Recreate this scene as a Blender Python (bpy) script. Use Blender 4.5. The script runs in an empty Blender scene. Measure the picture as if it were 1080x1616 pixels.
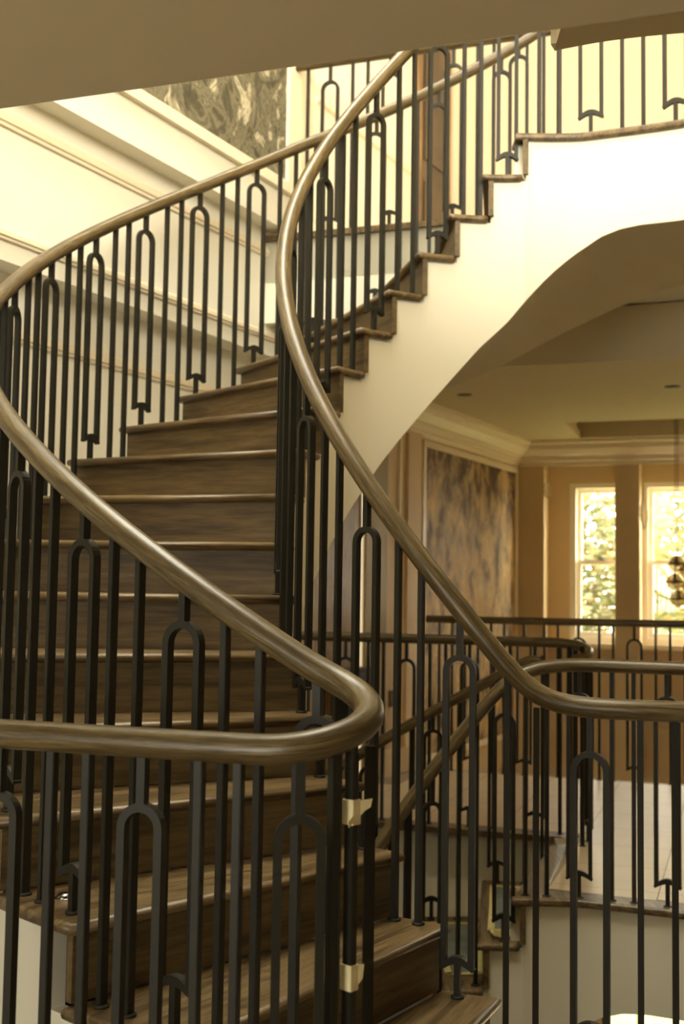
import bpy, bmesh, math, random
from mathutils import Vector, Matrix
from math import sin, cos, pi, radians, hypot, atan2

random.seed(7)
scene = bpy.context.scene
COL = scene.collection

# ------------------------------------------------------------------ camera
FPX = 1837.6
PITCH = math.atan(131.5 / FPX)
ROLL = 0.015
cam_data = bpy.data.cameras.new('camera')
cam = bpy.data.objects.new('camera', cam_data)
COL.objects.link(cam)
cam_data.sensor_fit = 'HORIZONTAL'
cam_data.sensor_width = 24.0
cam_data.lens = FPX * 24.0 / 1080.0
cam_data.clip_start = 0.05
cam_data.clip_end = 200
cam.matrix_world = Matrix.Rotation(pi / 2 + PITCH, 4, 'X') @ Matrix.Rotation(ROLL, 4, 'Z')
cam_data.dof.use_dof = True
cam_data.dof.focus_distance = 2.75
cam_data.dof.aperture_fstop = 4.2
scene.camera = cam

# ------------------------------------------------------------------ world, light, exposure
world = bpy.data.worlds.new('World')
scene.world = world
world.use_nodes = True
wn = world.node_tree
bg = wn.nodes['Background']
bg.inputs['Color'].default_value = (1.0, 0.93, 0.74, 1)
bg.inputs['Strength'].default_value = 22.0


def area_light(name, loc, rot, sx, sy, energy, color=(1, 1, 1), portal=False):
    d = bpy.data.lights.new(name, 'AREA')
    d.shape = 'RECTANGLE'
    d.size, d.size_y = sx, sy
    d.energy = energy
    d.color = color
    o = bpy.data.objects.new(name, d)
    COL.objects.link(o)
    o.location = loc
    o.rotation_euler = rot
    if portal:
        d.cycles.is_portal = True
    return o


# daylight from the skylight over the stair void, and fill light from two added, unseen windows
area_light('skylight_daylight', (-0.7, 3.9, 5.28), (0, 0, 0), 1.7, 4.0, 330, (1.0, 0.975, 0.82))
area_light('upper_fill_light', (0.9, -1.72, 3.45), (radians(82), 0, 0), 3.6, 2.2, 520, (1.0, 0.975, 0.82))  # added fill from behind the viewer for the upper string and left wall
area_light('landing_fill_light', (-2.4, -1.72, -0.1), (radians(90), 0, radians(-20)), 2.0, 1.6, 125, (1.0, 0.965, 0.82))  # added fill that brightens the near soffit and rails
scene.view_settings.view_transform = 'Standard'
scene.view_settings.look = 'None'
scene.view_settings.gamma = 1.0
scene.view_settings.use_curve_mapping = False
scene.view_settings.exposure = 0.0
scene.cycles.use_denoising = True
scene.cycles.max_bounces = 10
scene.cycles.diffuse_bounces = 6

# ------------------------------------------------------------------ measured layout
H = 0.17                      # riser
EYE = 6.0165                  # eye height in risers above tread 0
CX, CY = 0.5924, 3.8095       # axis of the well
RI, RO = 0.7535, 1.7763       # inner and outer edge of the treads
TH0, DTH, SKEW = 4.4938, 0.1785, 0.1186
FLOOR, UPPER, STOREY = -1.15, 1.867, 3.02
RBI, RBO = 0.80, 1.72         # baluster lines
NV = (cos(radians(28)), -sin(radians(28)))
VV = (sin(radians(28)), cos(radians(28)))
UU = (cos(radians(19)), -sin(radians(19)))
WW = (sin(radians(19)), cos(radians(19)))


def wl(s, d, z=None):
    """point on the left wall system: s along it, d its offset"""
    p = (NV[0] * d + VV[0] * s, NV[1] * d + VV[1] * s)
    return p if z is None else (p[0], p[1], z)


def uw(u, w, z=None):
    p = (UU[0] * u + WW[0] * w, UU[1] * u + WW[1] * w)
    return p if z is None else (p[0], p[1], z)


def tz(k):
    return (k - EYE) * H


def pol(r, a):
    return (CX + r * cos(a), CY + r * sin(a))


def ang_i(k):
    return TH0 - k * DTH


def ang_o(k):
    return TH0 - SKEW - k * DTH


# ------------------------------------------------------------------ materials
def new_mat(name):
    m = bpy.data.materials.new(name)
    m.use_nodes = True
    nt = m.node_tree
    return m, nt, nt.nodes['Principled BSDF']


def plain(name, color, rough=0.6, metallic=0.0, noise=0.06, scale=6.0, bump=0.0, spec=0.5):
    m, nt, b = new_mat(name)
    b.inputs['Roughness'].default_value = rough
    b.inputs['Metallic'].default_value = metallic
    b.inputs['Specular IOR Level'].default_value = spec
    tc = nt.nodes.new('ShaderNodeTexCoord')
    nz = nt.nodes.new('ShaderNodeTexNoise')
    nz.inputs['Scale'].default_value = scale
    nz.inputs['Detail'].default_value = 4
    nt.links.new(tc.outputs['Object'], nz.inputs['Vector'])
    rp = nt.nodes.new('ShaderNodeValToRGB')
    lo = tuple(c * (1 - noise) for c in color)
    hi = tuple(min(1, c * (1 + noise)) for c in color)
    rp.color_ramp.elements[0].color = (*lo, 1)
    rp.color_ramp.elements[1].color = (*hi, 1)
    rp.color_ramp.elements[0].position = 0.3
    rp.color_ramp.elements[1].position = 0.7
    nt.links.new(nz.outputs['Fac'], rp.inputs['Fac'])
    nt.links.new(rp.outputs['Color'], b.inputs['Base Color'])
    if bump > 0:
        bp = nt.nodes.new('ShaderNodeBump')
        bp.inputs['Strength'].default_value = bump
        bp.inputs['Distance'].default_value = 0.004
        nt.links.new(nz.outputs['Fac'], bp.inputs['Height'])
        nt.links.new(bp.outputs['Normal'], b.inputs['Normal'])
    return m


def wood(name, dark, mid, light, scale, coord='Object', rough=0.38, rot=(0, 0, 0), bump=0.25, rings=22.0, fine=9.0):
    """oak grain: stretched noise with cathedral rings and fine pores"""
    m, nt, b = new_mat(name)
    L = nt.links.new
    tc = nt.nodes.new('ShaderNodeTexCoord')
    mp = nt.nodes.new('ShaderNodeMapping')
    mp.inputs['Scale'].default_value = scale
    mp.inputs['Rotation'].default_value = rot
    L(tc.outputs[coord], mp.inputs['Vector'])
    oi = nt.nodes.new('ShaderNodeObjectInfo')
    add = nt.nodes.new('ShaderNodeVectorMath')
    add.operation = 'ADD'
    sc = nt.nodes.new('ShaderNodeVectorMath')
    sc.operation = 'SCALE'
    comb = nt.nodes.new('ShaderNodeCombineXYZ')
    L(oi.outputs['Random'], comb.inputs[0])
    L(oi.outputs['Random'], comb.inputs[1])
    L(oi.outputs['Random'], comb.inputs[2])
    L(comb.outputs[0], sc.inputs[0])
    sc.inputs['Scale'].default_value = 37.0
    L(mp.outputs[0], add.inputs[0])
    L(sc.outputs[0], add.inputs[1])
    n1 = nt.nodes.new('ShaderNodeTexNoise')
    n1.inputs['Scale'].default_value = 1.0
    n1.inputs['Detail'].default_value = 3
    n1.inputs['Distortion'].default_value = 0.6
    L(add.outputs[0], n1.inputs['Vector'])
    wv = nt.nodes.new('ShaderNodeMath')
    wv.operation = 'MULTIPLY'
    wv.inputs[1].default_value = rings
    L(n1.outputs['Fac'], wv.inputs[0])
    sn = nt.nodes.new('ShaderNodeMath')
    sn.operation = 'SINE'
    L(wv.outputs[0], sn.inputs[0])
    n2 = nt.nodes.new('ShaderNodeTexNoise')
    n2.inputs['Scale'].default_value = fine
    n2.inputs['Detail'].default_value = 5
    n2.inputs['Roughness'].default_value = 0.7
    L(add.outputs[0], n2.inputs['Vector'])
    m1 = nt.nodes.new('ShaderNodeMath')
    m1.operation = 'MULTIPLY_ADD'
    m1.inputs[1].default_value = 0.13
    L(sn.outputs[0], m1.inputs[0])
    L(n2.outputs['Fac'], m1.inputs[2])
    rp = nt.nodes.new('ShaderNodeValToRGB')
    e = rp.color_ramp.elements
    e[0].position, e[0].color = 0.3, (*dark, 1)
    e[1].position, e[1].color = 0.72, (*light, 1)
    x = e.new(0.5)
    x.color = (*mid, 1)
    L(m1.outputs[0], rp.inputs['Fac'])
    L(rp.outputs['Color'], b.inputs['Base Color'])
    b.inputs['Roughness'].default_value = rough
    bp = nt.nodes.new('ShaderNodeBump')
    bp.inputs['Strength'].default_value = bump
    bp.inputs['Distance'].default_value = 0.002
    L(m1.outputs[0], bp.inputs['Height'])
    L(bp.outputs['Normal'], b.inputs['Normal'])
    return m


def mural(name, stops, scale, distort=1.5, coord='Object', rough=0.7, top=0.0, detail=7):
    m, nt, b = new_mat(name)
    L = nt.links.new
    tc = nt.nodes.new('ShaderNodeTexCoord')
    mp = nt.nodes.new('ShaderNodeMapping')
    mp.inputs['Scale'].default_value = scale
    L(tc.outputs[coord], mp.inputs['Vector'])
    n1 = nt.nodes.new('ShaderNodeTexNoise')
    n1.inputs['Scale'].default_value = 1.0
    n1.inputs['Detail'].default_value = detail
    n1.inputs['Roughness'].default_value = 0.62
    n1.inputs['Distortion'].default_value = distort
    L(mp.outputs[0], n1.inputs['Vector'])
    rp = nt.nodes.new('ShaderNodeValToRGB')
    els = rp.color_ramp.elements
    els[0].position, els[0].color = stops[0][0], (*stops[0][1], 1)
    els[1].position, els[1].color = stops[-1][0], (*stops[-1][1], 1)
    for p, c in stops[1:-1]:
        q = els.new(p)
        q.color = (*c, 1)
    fac = n1.outputs['Fac']
    if top:
        sp = nt.nodes.new('ShaderNodeSeparateXYZ')
        L(tc.outputs['Generated'], sp.inputs[0])
        pw = nt.nodes.new('ShaderNodeMath')
        pw.operation = 'POWER'
        pw.inputs[1].default_value = 4.0
        L(sp.outputs['Z'], pw.inputs[0])
        ma = nt.nodes.new('ShaderNodeMath')
        ma.operation = 'MULTIPLY_ADD'
        ma.inputs[1].default_value = -top
        L(pw.outputs[0], ma.inputs[0])
        L(fac, ma.inputs[2])
        fac = ma.outputs[0]
    L(fac, rp.inputs['Fac'])
    L(rp.outputs['Color'], b.inputs['Base Color'])
    b.inputs['Roughness'].default_value = rough
    return m


def emit(name, color, strength):
    m, nt, b = new_mat(name)
    b.inputs['Base Color'].default_value = (*color, 1)
    b.inputs['Emission Color'].default_value = (*color, 1)
    b.inputs['Emission Strength'].default_value = strength
    return m


def glass_mat(name, tint=(1, 1, 1), rough=0.0, mix=0.9):
    m, nt, b = new_mat(name)
    out = nt.nodes['Material Output']
    tr = nt.nodes.new('ShaderNodeBsdfTransparent')
    tr.inputs['Color'].default_value = (*tint, 1)
    gl = nt.nodes.new('ShaderNodeBsdfGlossy')
    gl.inputs['Roughness'].default_value = rough
    mx = nt.nodes.new('ShaderNodeMixShader')
    mx.inputs[0].default_value = 1 - mix
    nt.links.new(tr.outputs[0], mx.inputs[1])
    nt.links.new(gl.outputs[0], mx.inputs[2])
    nt.links.new(mx.outputs[0], out.inputs['Surface'])
    return m


OAK_T = wood('oak_tread', (0.055, 0.034, 0.013), (0.115, 0.074, 0.03), (0.19, 0.13, 0.06), (22, 1.5, 22), rings=18, fine=5.0)
OAK_R = wood('oak_riser', (0.05, 0.032, 0.011), (0.095, 0.062, 0.022), (0.15, 0.10, 0.04), (14, 1.2, 14), rough=0.55, rings=16, fine=5.0)
OAK_H = wood('oak_handrail', (0.055, 0.037, 0.014), (0.105, 0.073, 0.029), (0.17, 0.125, 0.056), (3.0, 9.0, 1), coord='UV', rough=0.33, bump=0.12)
METAL = plain('black_metal', (0.016, 0.0145, 0.009), 0.5, 0.0, 0.1, 30, spec=0.3)
PLASTER = plain('cream_plaster', (0.80, 0.77, 0.66), 0.75, 0, 0.015, 2.0, 0.04)
PAINT_L = plain('cream_wall_paint', (0.86, 0.83, 0.72), 0.7, 0, 0.015, 1.2)
PAINT_W = plain('beige_wall_paint', (0.68, 0.52, 0.31), 0.7, 0, 0.02, 1.2)
PAINT_O = plain('olive_paint', (0.36, 0.28, 0.14), 0.6, 0, 0.03, 1.5)
PAINT_UP = plain('warm_upper_paint', (0.66, 0.53, 0.36), 0.7, 0, 0.02, 1.2)
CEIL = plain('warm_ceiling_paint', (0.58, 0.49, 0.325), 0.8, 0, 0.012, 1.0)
TRIM = plain('cream_trim', (0.86, 0.76, 0.58), 0.5, 0, 0.01, 3.0)
WHITE = plain('white_sash_paint', (0.88, 0.84, 0.74), 0.4, 0, 0.01, 3.0)
BROWN = wood('brown_door', (0.16, 0.085, 0.03), (0.25, 0.14, 0.055), (0.33, 0.2, 0.085), (3, 3, 0.6), rough=0.45)
DIM_DOOR = wood('dim_doorway_wood', (0.04, 0.024, 0.011), (0.065, 0.04, 0.019), (0.09, 0.058, 0.028), (3, 3, 0.6), rough=0.4)  # dimness of the room behind the doorway put into the wood colour
TILE = plain('cream_tile', (0.60, 0.475, 0.30), 0.35, 0, 0.05, 5.0)
GROUT = plain('grout', (0.34, 0.27, 0.17), 0.8)
FILM = plain('grey_blue_film', (0.17, 0.20, 0.17), 0.35, 0, 0.25, 14.0, 0.4)
TAPE = plain('yellow_tape', (0.72, 0.62, 0.26), 0.6, 0, 0.12, 30.0, 0.3)
PALETAPE = plain('pale_masking_tape', (0.78, 0.69, 0.42), 0.65, 0, 0.1, 40.0, 0.2)
STEEL = plain('polished_steel', (0.35, 0.34, 0.31), 0.18, 1.0, 0.05, 10)
BLACK = plain('black_board', (0.012, 0.011, 0.01), 0.5)
DARK = plain('dark_fitting', (0.10, 0.075, 0.045), 0.5)
CORD = plain('cream_cord', (0.85, 0.74, 0.5), 0.8)
PANE = glass_mat('window_glass', (1, 1, 1), 0.0, 0.94)
GLOBE = glass_mat('globe_glass', (0.72, 0.64, 0.5), 0.04, 0.7)
BRASS = plain('aged_brass', (0.16, 0.10, 0.045), 0.3, 0.9)
BARK = plain('bark', (0.12, 0.09, 0.06), 0.9, 0, 0.3, 20, 0.5)
LAWN = plain('lawn', (0.2, 0.24, 0.06), 0.9, 0, 0.3, 3)
MURAL_LOW = mural('autumn_mural', [(0.30, (0.075, 0.046, 0.018)), (0.38, (0.16, 0.095, 0.036)), (0.43, (0.33, 0.21, 0.085)), (0.47, (0.33, 0.28, 0.16)),
                                    (0.52, (0.58, 0.34, 0.11)), (0.56, (0.42, 0.34, 0.18)), (0.61, (0.74, 0.50, 0.19)), (0.66, (0.48, 0.27, 0.09)), (0.74, (0.22, 0.16, 0.08))], (6.5, 6.5, 4.2), 0.35, top=0.12, detail=9)
MURAL_UP = mural('grey_leaf_tapestry', [(0.28, (0.03, 0.027, 0.015)), (0.42, (0.08, 0.072, 0.042)), (0.48, (0.20, 0.18, 0.115)),
                                        (0.53, (0.09, 0.08, 0.05)), (0.58, (0.30, 0.27, 0.18)), (0.62, (0.55, 0.50, 0.36)), (0.70, (0.13, 0.12, 0.075))], (3.2, 3.2, 2.6), 2.6)


def leaf_mat(name, c):
    m, nt, b = new_mat(name)
    b.inputs['Base Color'].default_value = (*c, 1)
    b.inputs['Roughness'].default_value = 0.6
    out = nt.nodes['Material Output']
    tl = nt.nodes.new('ShaderNodeBsdfTranslucent')
    tl.inputs['Color'].default_value = (*c, 1)
    mx = nt.nodes.new('ShaderNodeMixShader')
    mx.inputs[0].default_value = 0.5
    nt.links.new(b.outputs[0], mx.inputs[1])
    nt.links.new(tl.outputs[0], mx.inputs[2])
    nt.links.new(mx.outputs[0], out.inputs['Surface'])
    return m


# ------------------------------------------------------------------ helpers
def link(name, me, mat, parent=None, loc=None):
    o = bpy.data.objects.new(name, me)
    COL.objects.link(o)
    if mat is not None and not me.materials:
        me.materials.append(mat)
    if parent is not None:
        o.parent = parent
    if loc is not None:
        o.location = loc
    return o


def tag(o, label, cat, group=None):
    o['label'] = label
    o['category'] = cat
    if group:
        o['group'] = group
    return o


def thing(name, label, cat, loc=(0, 0, 0), group=None):
    o = bpy.data.objects.new(name, None)
    COL.objects.link(o)
    o.location = loc
    return tag(o, label, cat, group)


def struct(o, label=None):
    o['kind'] = 'structure'
    if label:
        o['label'] = label
    return o


def mesh_py(name, v, f, smooth=False):
    me = bpy.data.meshes.new(name)
    me.from_pydata([tuple(x) for x in v], [], f)
    bm = bmesh.new()
    bm.from_mesh(me)
    bmesh.ops.recalc_face_normals(bm, faces=bm.faces)
    bm.to_mesh(me)
    bm.free()
    if smooth:
        for p in me.polygons:
            p.use_smooth = True
    return me


def prism_mesh(name, poly, z0, z1, bevel=0.0, segs=2):
    bm = bmesh.new()
    vs = [bm.verts.new((x, y, z0)) for x, y in poly]
    f = bm.faces.new(vs)
    r = bmesh.ops.extrude_face_region(bm, geom=[f])
    for g in r['geom']:
        if isinstance(g, bmesh.types.BMVert):
            g.co.z = z1
    bmesh.ops.recalc_face_normals(bm, faces=bm.faces)
    if bevel > 0:
        ed = [e for e in bm.edges if abs(e.verts[0].co.z - e.verts[1].co.z) < 1e-6]
        bmesh.ops.bevel(bm, geom=ed, offset=bevel, segments=segs, affect='EDGES', profile=0.5)
    bmesh.ops.triangulate(bm, faces=[q for q in bm.faces if len(q.verts) > 4])
    me = bpy.data.meshes.new(name)
    bm.to_mesh(me)
    bm.free()
    return me


def box_mesh(name, x0, x1, y0, y1, z0, z1, bevel=0.0):
    bm = bmesh.new()
    bmesh.ops.create_cube(bm, size=1)
    for v in bm.verts:
        v.co = Vector((x0 + (v.co.x + .5) * (x1 - x0), y0 + (v.co.y + .5) * (y1 - y0), z0 + (v.co.z + .5) * (z1 - z0)))
    if bevel > 0:
        bmesh.ops.bevel(bm, geom=bm.edges[:], offset=bevel, segments=2, affect='EDGES')
    me = bpy.data.meshes.new(name)
    bm.to_mesh(me)
    bm.free()
    return me


def wall_box(name, s0, s1, d0, d1, z0, z1, mat, parent=None, bevel=0):
    """box aligned with the left wall (s along, d across)"""
    me = prism_mesh(name, [wl(s0, d0), wl(s1, d0), wl(s1, d1), wl(s0, d1)], z0, z1)
    return link(name, me, mat, parent)


def uw_box(name, u0, u1, w0, w1, z0, z1, mat, parent=None):
    me = prism_mesh(name, [uw(u0, w0), uw(u1, w0), uw(u1, w1), uw(u0, w1)], z0, z1)
    return link(name, me, mat, parent)


def catmull(pts, n=8):
    out = []
    P = [Vector(p) for p in pts]
    for i in range(len(P) - 1):
        p0 = P[i - 1] if i > 0 else P[i] * 2 - P[i + 1]
        p1, p2 = P[i], P[i + 1]
        p3 = P[i + 2] if i + 2 < len(P) else P[i + 1] * 2 - P[i]
        for j in range(n):
            t = j / n
            out.append(0.5 * ((2 * p1) + (-p0 + p2) * t + (2 * p0 - 5 * p1 + 4 * p2 - p3) * t * t + (-p0 + 3 * p1 - 3 * p2 + p3) * t ** 3))
    out.append(P[-1])
    return out


def tube_mesh(name, pts, rx, rz=None, seg=14, cap=True):
    """sweep of an upright oval along a path, with UVs running along it"""
    rz = rz or rx
    pts = [Vector(p) for p in pts]
    n = len(pts)
    bm = bmesh.new()
    uvl = bm.loops.layers.uv.new('UVMap')
    rings, ss, acc = [], [], 0.0
    for i, p in enumerate(pts):
        if i:
            acc += (p - pts[i - 1]).length
        ss.append(acc)
        t = (pts[min(n - 1, i + 1)] - pts[max(0, i - 1)]).normalized()
        side = t.cross(Vector((0, 0, 1)))
        if side.length < 1e-4:
            side = Vector((1, 0, 0))
        side.normalize()
        up = side.cross(t).normalized()
        rings.append([bm.verts.new(p + side * rx * cos(2 * pi * j / seg) + up * rz * sin(2 * pi * j / seg)) for j in range(seg)])
    for i in range(n - 1):
        for j in range(seg):
            k = (j + 1) % seg
            f = bm.faces.new((rings[i][j], rings[i][k], rings[i + 1][k], rings[i + 1][j]))
            f.smooth = True
            uv = [(ss[i], j / seg), (ss[i], (j + 1) / seg), (ss[i + 1], (j + 1) / seg), (ss[i + 1], j / seg)]
            for lp, c in zip(f.loops, uv):
                lp[uvl].uv = c
    if cap:
        bm.faces.new(rings[0][::-1])
        bm.faces.new(rings[-1])
    bmesh.ops.recalc_face_normals(bm, faces=bm.faces)
    me = bpy.data.meshes.new(name)
    bm.to_mesh(me)
    bm.free()
    return me


def lathe_mesh(name, prof, seg=16, smooth=True):
    v, f = [], []
    for r, z in prof:
        for j in range(seg):
            a = 2 * pi * j / seg
            v.append((r * cos(a), r * sin(a), z))
    for i in range(len(prof) - 1):
        for j in range(seg):
            k = (j + 1) % seg
            f.append((i * seg + j, i * seg + k, (i + 1) * seg + k, (i + 1) * seg + j))
    f.append(tuple(range(seg))[::-1])
    f.append(tuple((len(prof) - 1) * seg + j for j in range(seg)))
    return mesh_py(name, v, f, smooth)


# ------------------------------------------------------------------ plan curves
_W = [pol(RI, ang_i(17)), (0.9, 4.55), (1.03, 4.51), (1.17, 4.455), (1.31, 4.39), (1.5, 4.27), (1.72, 4.05), (1.87, 3.76), (1.88, 3.42),
      (1.75, 3.14), (1.48, 2.97), (1.15, 2.925), (0.9, 2.945), (0.7, 2.995), pol(RI, ang_i(-1))]
WELL = [(p.x, p.y) for p in catmull([(x, y, 0) for x, y in _W], 6)]     # landing edge round the well, far end to near end


def offset_curve(c, d):
    """shift an open plan curve to its left by d (here: away from the well)"""
    out = []
    for i, p in enumerate(c):
        a, b = c[max(0, i - 1)], c[min(len(c) - 1, i + 1)]
        tx, ty = b[0] - a[0], b[1] - a[1]
        l = hypot(tx, ty)
        out.append((p[0] - ty / l * d, p[1] + tx / l * d))
    return out


WELL_WALL = offset_curve(WELL, 0.022)
WELL_RAIL = offset_curve(WELL, 0.05)
NEAR_W = 1.87                                   # landing edge beside the near void
FAR_W = {0: 5.52, -1: 5.79}                     # landing edge beside the far void, per storey it tops


def floor_poly(far_w):
    p = offset_curve(WELL, .055)                                                 # k17 inner -> round the well -> k-1 inner
    a = pol(RO - .02, ang_o(0.1))
    p += [pol(RI + .03, ang_i(0)), a]                                   # along the first riser
    e0 = uw(UU[0] * a[0] + UU[1] * a[1], NEAR_W)
    p += [e0, uw(-1.95, NEAR_W), (-3.9, .2), (-4.9, -1.8), (4.7, -1.8), (4.7, 6.4)]
    p += [uw(3.2, 7.72), uw(-2.05, 7.72)]
    p += [wl(6.0, -3.3), uw(-2.56 + .01 * (far_w - 5.79), far_w)]
    b = pol(RO - .02, ang_o(17.1))
    p += [uw(UU[0] * b[0] + UU[1] * b[1] - .05, far_w), b]
    return p


# ------------------------------------------------------------------ structure: landings
def landing(name, z, far_w, zb, label):
    o = link(name, prism_mesh(name, floor_poly(far_w), zb, z - 0.004), GROUT if z < 0 else PLASTER)
    struct(o, label)
    me = o.data
    me.materials.append(PLASTER)
    for p in me.polygons:
        if p.normal.z < 0.5:
            p.material_index = len(me.materials) - 1
    # oak border with rounded nosing round the well
    for nm, c in (('border', WELL),):
        a = c
        b = offset_curve(c, 0.13)
        poly = [(x, y) for x, y in a] + [(x, y) for x, y in b[::-1]]
        link(nm, prism_mesh(nm, poly, z - 0.03, z, 0.010, 3), OAK_T, o)
    u1 = UU[0] * pol(RO, ang_o(17))[0] + UU[1] * pol(RO, ang_o(17))[1]
    uw_box('border', -2.62, u1 + .04, far_w - .025, far_w + .10, z - .03, z, OAK_T, o)
    kl = [pol(RI, ang_i(17)), pol(RO, ang_o(17)), uw(u1 + .02, far_w + .05), uw(u1 + .45, far_w + .05), WELL_WALL[6]]
    link('border', prism_mesh('border', [kl[0], kl[1], (kl[1][0] + .10, kl[1][1] + .03), offset_curve(WELL, .02)[3]], z - .03, z + .001, 0.009, 3), OAK_T, o)
    uw_box('fascia', -2.6, u1 + .02, far_w, far_w + .05, (z - .46) if z > 0 else z - 2.9, z - .03, PLASTER, o)
    uw_box('border', -2.6, 0.02, NEAR_W - .10, NEAR_W + .025, z - .03, z, OAK_T, o)
    return o


fl = landing('floor', FLOOR, FAR_W[-1], FLOOR - .25, 'cream tiled landing with dark oak border round the stair well')
fu = landing('floor.001', UPPER, FAR_W[0], UPPER - .25, 'upper landing slab with dark oak border seen from below')

# tiles of the far landing
TS = 0.42


def tile_ok(u, w):
    return w < 7.62 and u < 3.0


def well_cut(bm):
    """trim a tile along the nearest stretch of the landing border"""
    c = Vector((0, 0, 0))
    for v in bm.verts:
        c += v.co
    c /= max(1, len(bm.verts))
    ed = offset_curve(WELL, 0.125)
    i = min(range(len(ed) - 1), key=lambda j: hypot(ed[j][0] - c.x, ed[j][1] - c.y))
    p, q = ed[i], ed[i + 1]
    t = Vector((q[0] - p[0], q[1] - p[1], 0)).normalized()
    nrm = Vector((t.y, -t.x, 0))                              # towards the well
    g = bm.verts[:] + bm.edges[:] + bm.faces[:]
    bmesh.ops.bisect_plane(bm, geom=g, plane_co=(p[0], p[1], 0), plane_no=nrm, clear_outer=True)


for iu in range(-7, 8):
    for iw in range(0, 9):
        u0, w0 = iu * TS + .1, 4.0 + iw * TS
        if not tile_ok(u0, w0):
            continue
        cu, cw = u0 + TS / 2, w0 + TS / 2
        cx, cy = uw(cu, cw)
        dn = NV[0] * cx + NV[1] * cy
        if dn < -3.3:
            continue
        w1 = min(w0 + TS - .004, 7.64)
        if w1 - w0 < .03:
            continue
        if cy < 4.0:
            continue
        ang = atan2(cy - CY, cx - CX)
        # stair opening: left of the far landing head
        kline = UU[0] * pol(RO, ang_o(17))[0] + UU[1] * pol(RO, ang_o(17))[1]
        if cw < FAR_W[-1] + .10 and cu < kline + .20:
            if w0 + TS < FAR_W[-1] + .12 or cu < kline - .2:
                if not (w0 + TS > FAR_W[-1] + .14):
                    continue
        wa = w0
        if cu < kline + .2 and wa < FAR_W[-1] + .10:
            wa = FAR_W[-1] + .104
        bm = bmesh.new()
        vs = [bm.verts.new((*uw(a, b), FLOOR)) for a, b in ((u0, wa), (u0 + TS - .004, wa), (u0 + TS - .004, w1), (u0, w1))]
        bm.faces.new(vs)
        well_cut(bm)
        if not bm.faces:
            bm.free()
            continue
        me = bpy.data.meshes.new('tile')
        bm.to_mesh(me)
        bm.free()
        if sum(p.area for p in me.polygons) < 0.004:
            continue
        for p in me.polygons:
            if p.normal.z < 0:
                p.flip()
        link('tile', me, TILE, fl)

# bottom floor
struct(link('floor.002', prism_mesh('floor', [(-5.6, -2.2), (7, -2.2), (7, 11), (-5.6, 12)], FLOOR - STOREY - .2, FLOOR - STOREY), TILE), 'cream tiled floor at the bottom of the stair well')

# ------------------------------------------------------------------ structure: left wall in three tiers
E1, E2 = 1.90, 1.247
wall_left = wall_box('wall_left', -4.6, 10.2, -3.3, -3.7, -4.2, E2, PAINT_L)
struct(wall_left, 'cream panelled wall behind the staircase')
wall_left.data.materials.append(PAINT_W)
wall_box('upper_tier', -4.6, 7.45, -3.08, -3.7, E1, 5.4, PAINT_L, wall_left)
wall_box('middle_tier', -4.6, 6.0, -3.18, -3.7, E2, E1, PAINT_L, wall_left)


def moulding(s0, s1, d, z, h=0.055, t=0.022, parent=wall_left, mat=TRIM):
    """stepped picture-rail profile running along the wall"""
    prof = [(0, -h / 2), (t * .6, -h / 2), (t * .6, -h * .28), (t, -h * .2), (t, h * .12), (t * .55, h * .2), (t * .55, h * .34), (t * .3, h / 2), (0, h / 2)]
    v, f = [], []
    for s in (s0, s1):
        for q, zz in prof:
            v.append(wl(s, d + q, z + zz))
    n = len(prof)
    for i in range(n):
        j = (i + 1) % n
        f.append((i, j, n + j, n + i))
    f += [tuple(range(n)), tuple(range(n, 2 * n))[::-1]]
    return link('moulding', mesh_py('moulding', v, f), mat, parent)


moulding(-1.5, 5.99, -3.18, 1.785)
moulding(-1.5, 5.99, -3.18, 1.348, 0.045, 0.02)
moulding(-1.5, 5.99, -3.3, 1.008, 0.05, 0.02)
moulding(-1.5, 5.99, -3.3, -0.25, 0.05, 0.02)
moulding(5.42, 6.65, -3.08, 2.72, 0.03, 0.014)
moulding(5.42, 6.65, -3.08, 2.05, 0.03, 0.014)
wall_box('stile', 5.16, 5.36, -3.08, -3.065, E1 + .12, 4.6, TRIM, wall_left)

# lower storey end of the wall: warm paint, pilasters, panel, cornice
wall_box('wall_lining', 6.0, 9.7, -3.28, -3.3, FLOOR - .25, 1.3, PAINT_W, wall_left)
wall_box('pilaster', 6.42, 6.72, -3.24, -3.28, FLOOR, 1.12, PAINT_O, wall_left)
wall_box('pilaster', 7.08, 7.30, -3.262, -3.28, FLOOR, 1.12, PAINT_W, wall_left)
wall_box('panel_bead', 6.96, 6.985, -3.268, -3.28, FLOOR + .2, 1.1, TRIM, wall_left)
wall_box('skirting', 6.45, 7.3, -3.25, -3.28, FLOOR, FLOOR + .16, PAINT_W, wall_left)

# cornice of the lower room (left wall and window wall)
CP = [(0, 1.3), (0.17, 1.3), (0.17, 1.275), (0.14, 1.265), (0.13, 1.23), (0.085, 1.185), (0.05, 1.175), (0.045, 1.14), (0.02, 1.13), (0.015, 1.10), (0, 1.10)]
v, f = [], []
for s in (5.95, 9.55):
    for q, zz in CP:
        v.append(wl(s, -3.28 + q, zz))
n = len(CP)
f = [(i, (i + 1) % n, n + (i + 1) % n, n + i) for i in range(n)] + [tuple(range(n)), tuple(range(n, 2 * n))[::-1]]
struct(link('trim_1', mesh_py('cornice', v, f), TRIM), 'stepped cream cornice above the autumn mural')
v = []
for u in (-1.82, 3.3):
    for q, zz in CP:
        v.append(uw(u, 9.71 - q, zz))
struct(link('trim_2', mesh_py('cornice', v, f), TRIM), 'stepped cream cornice above the sash windows')

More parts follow.
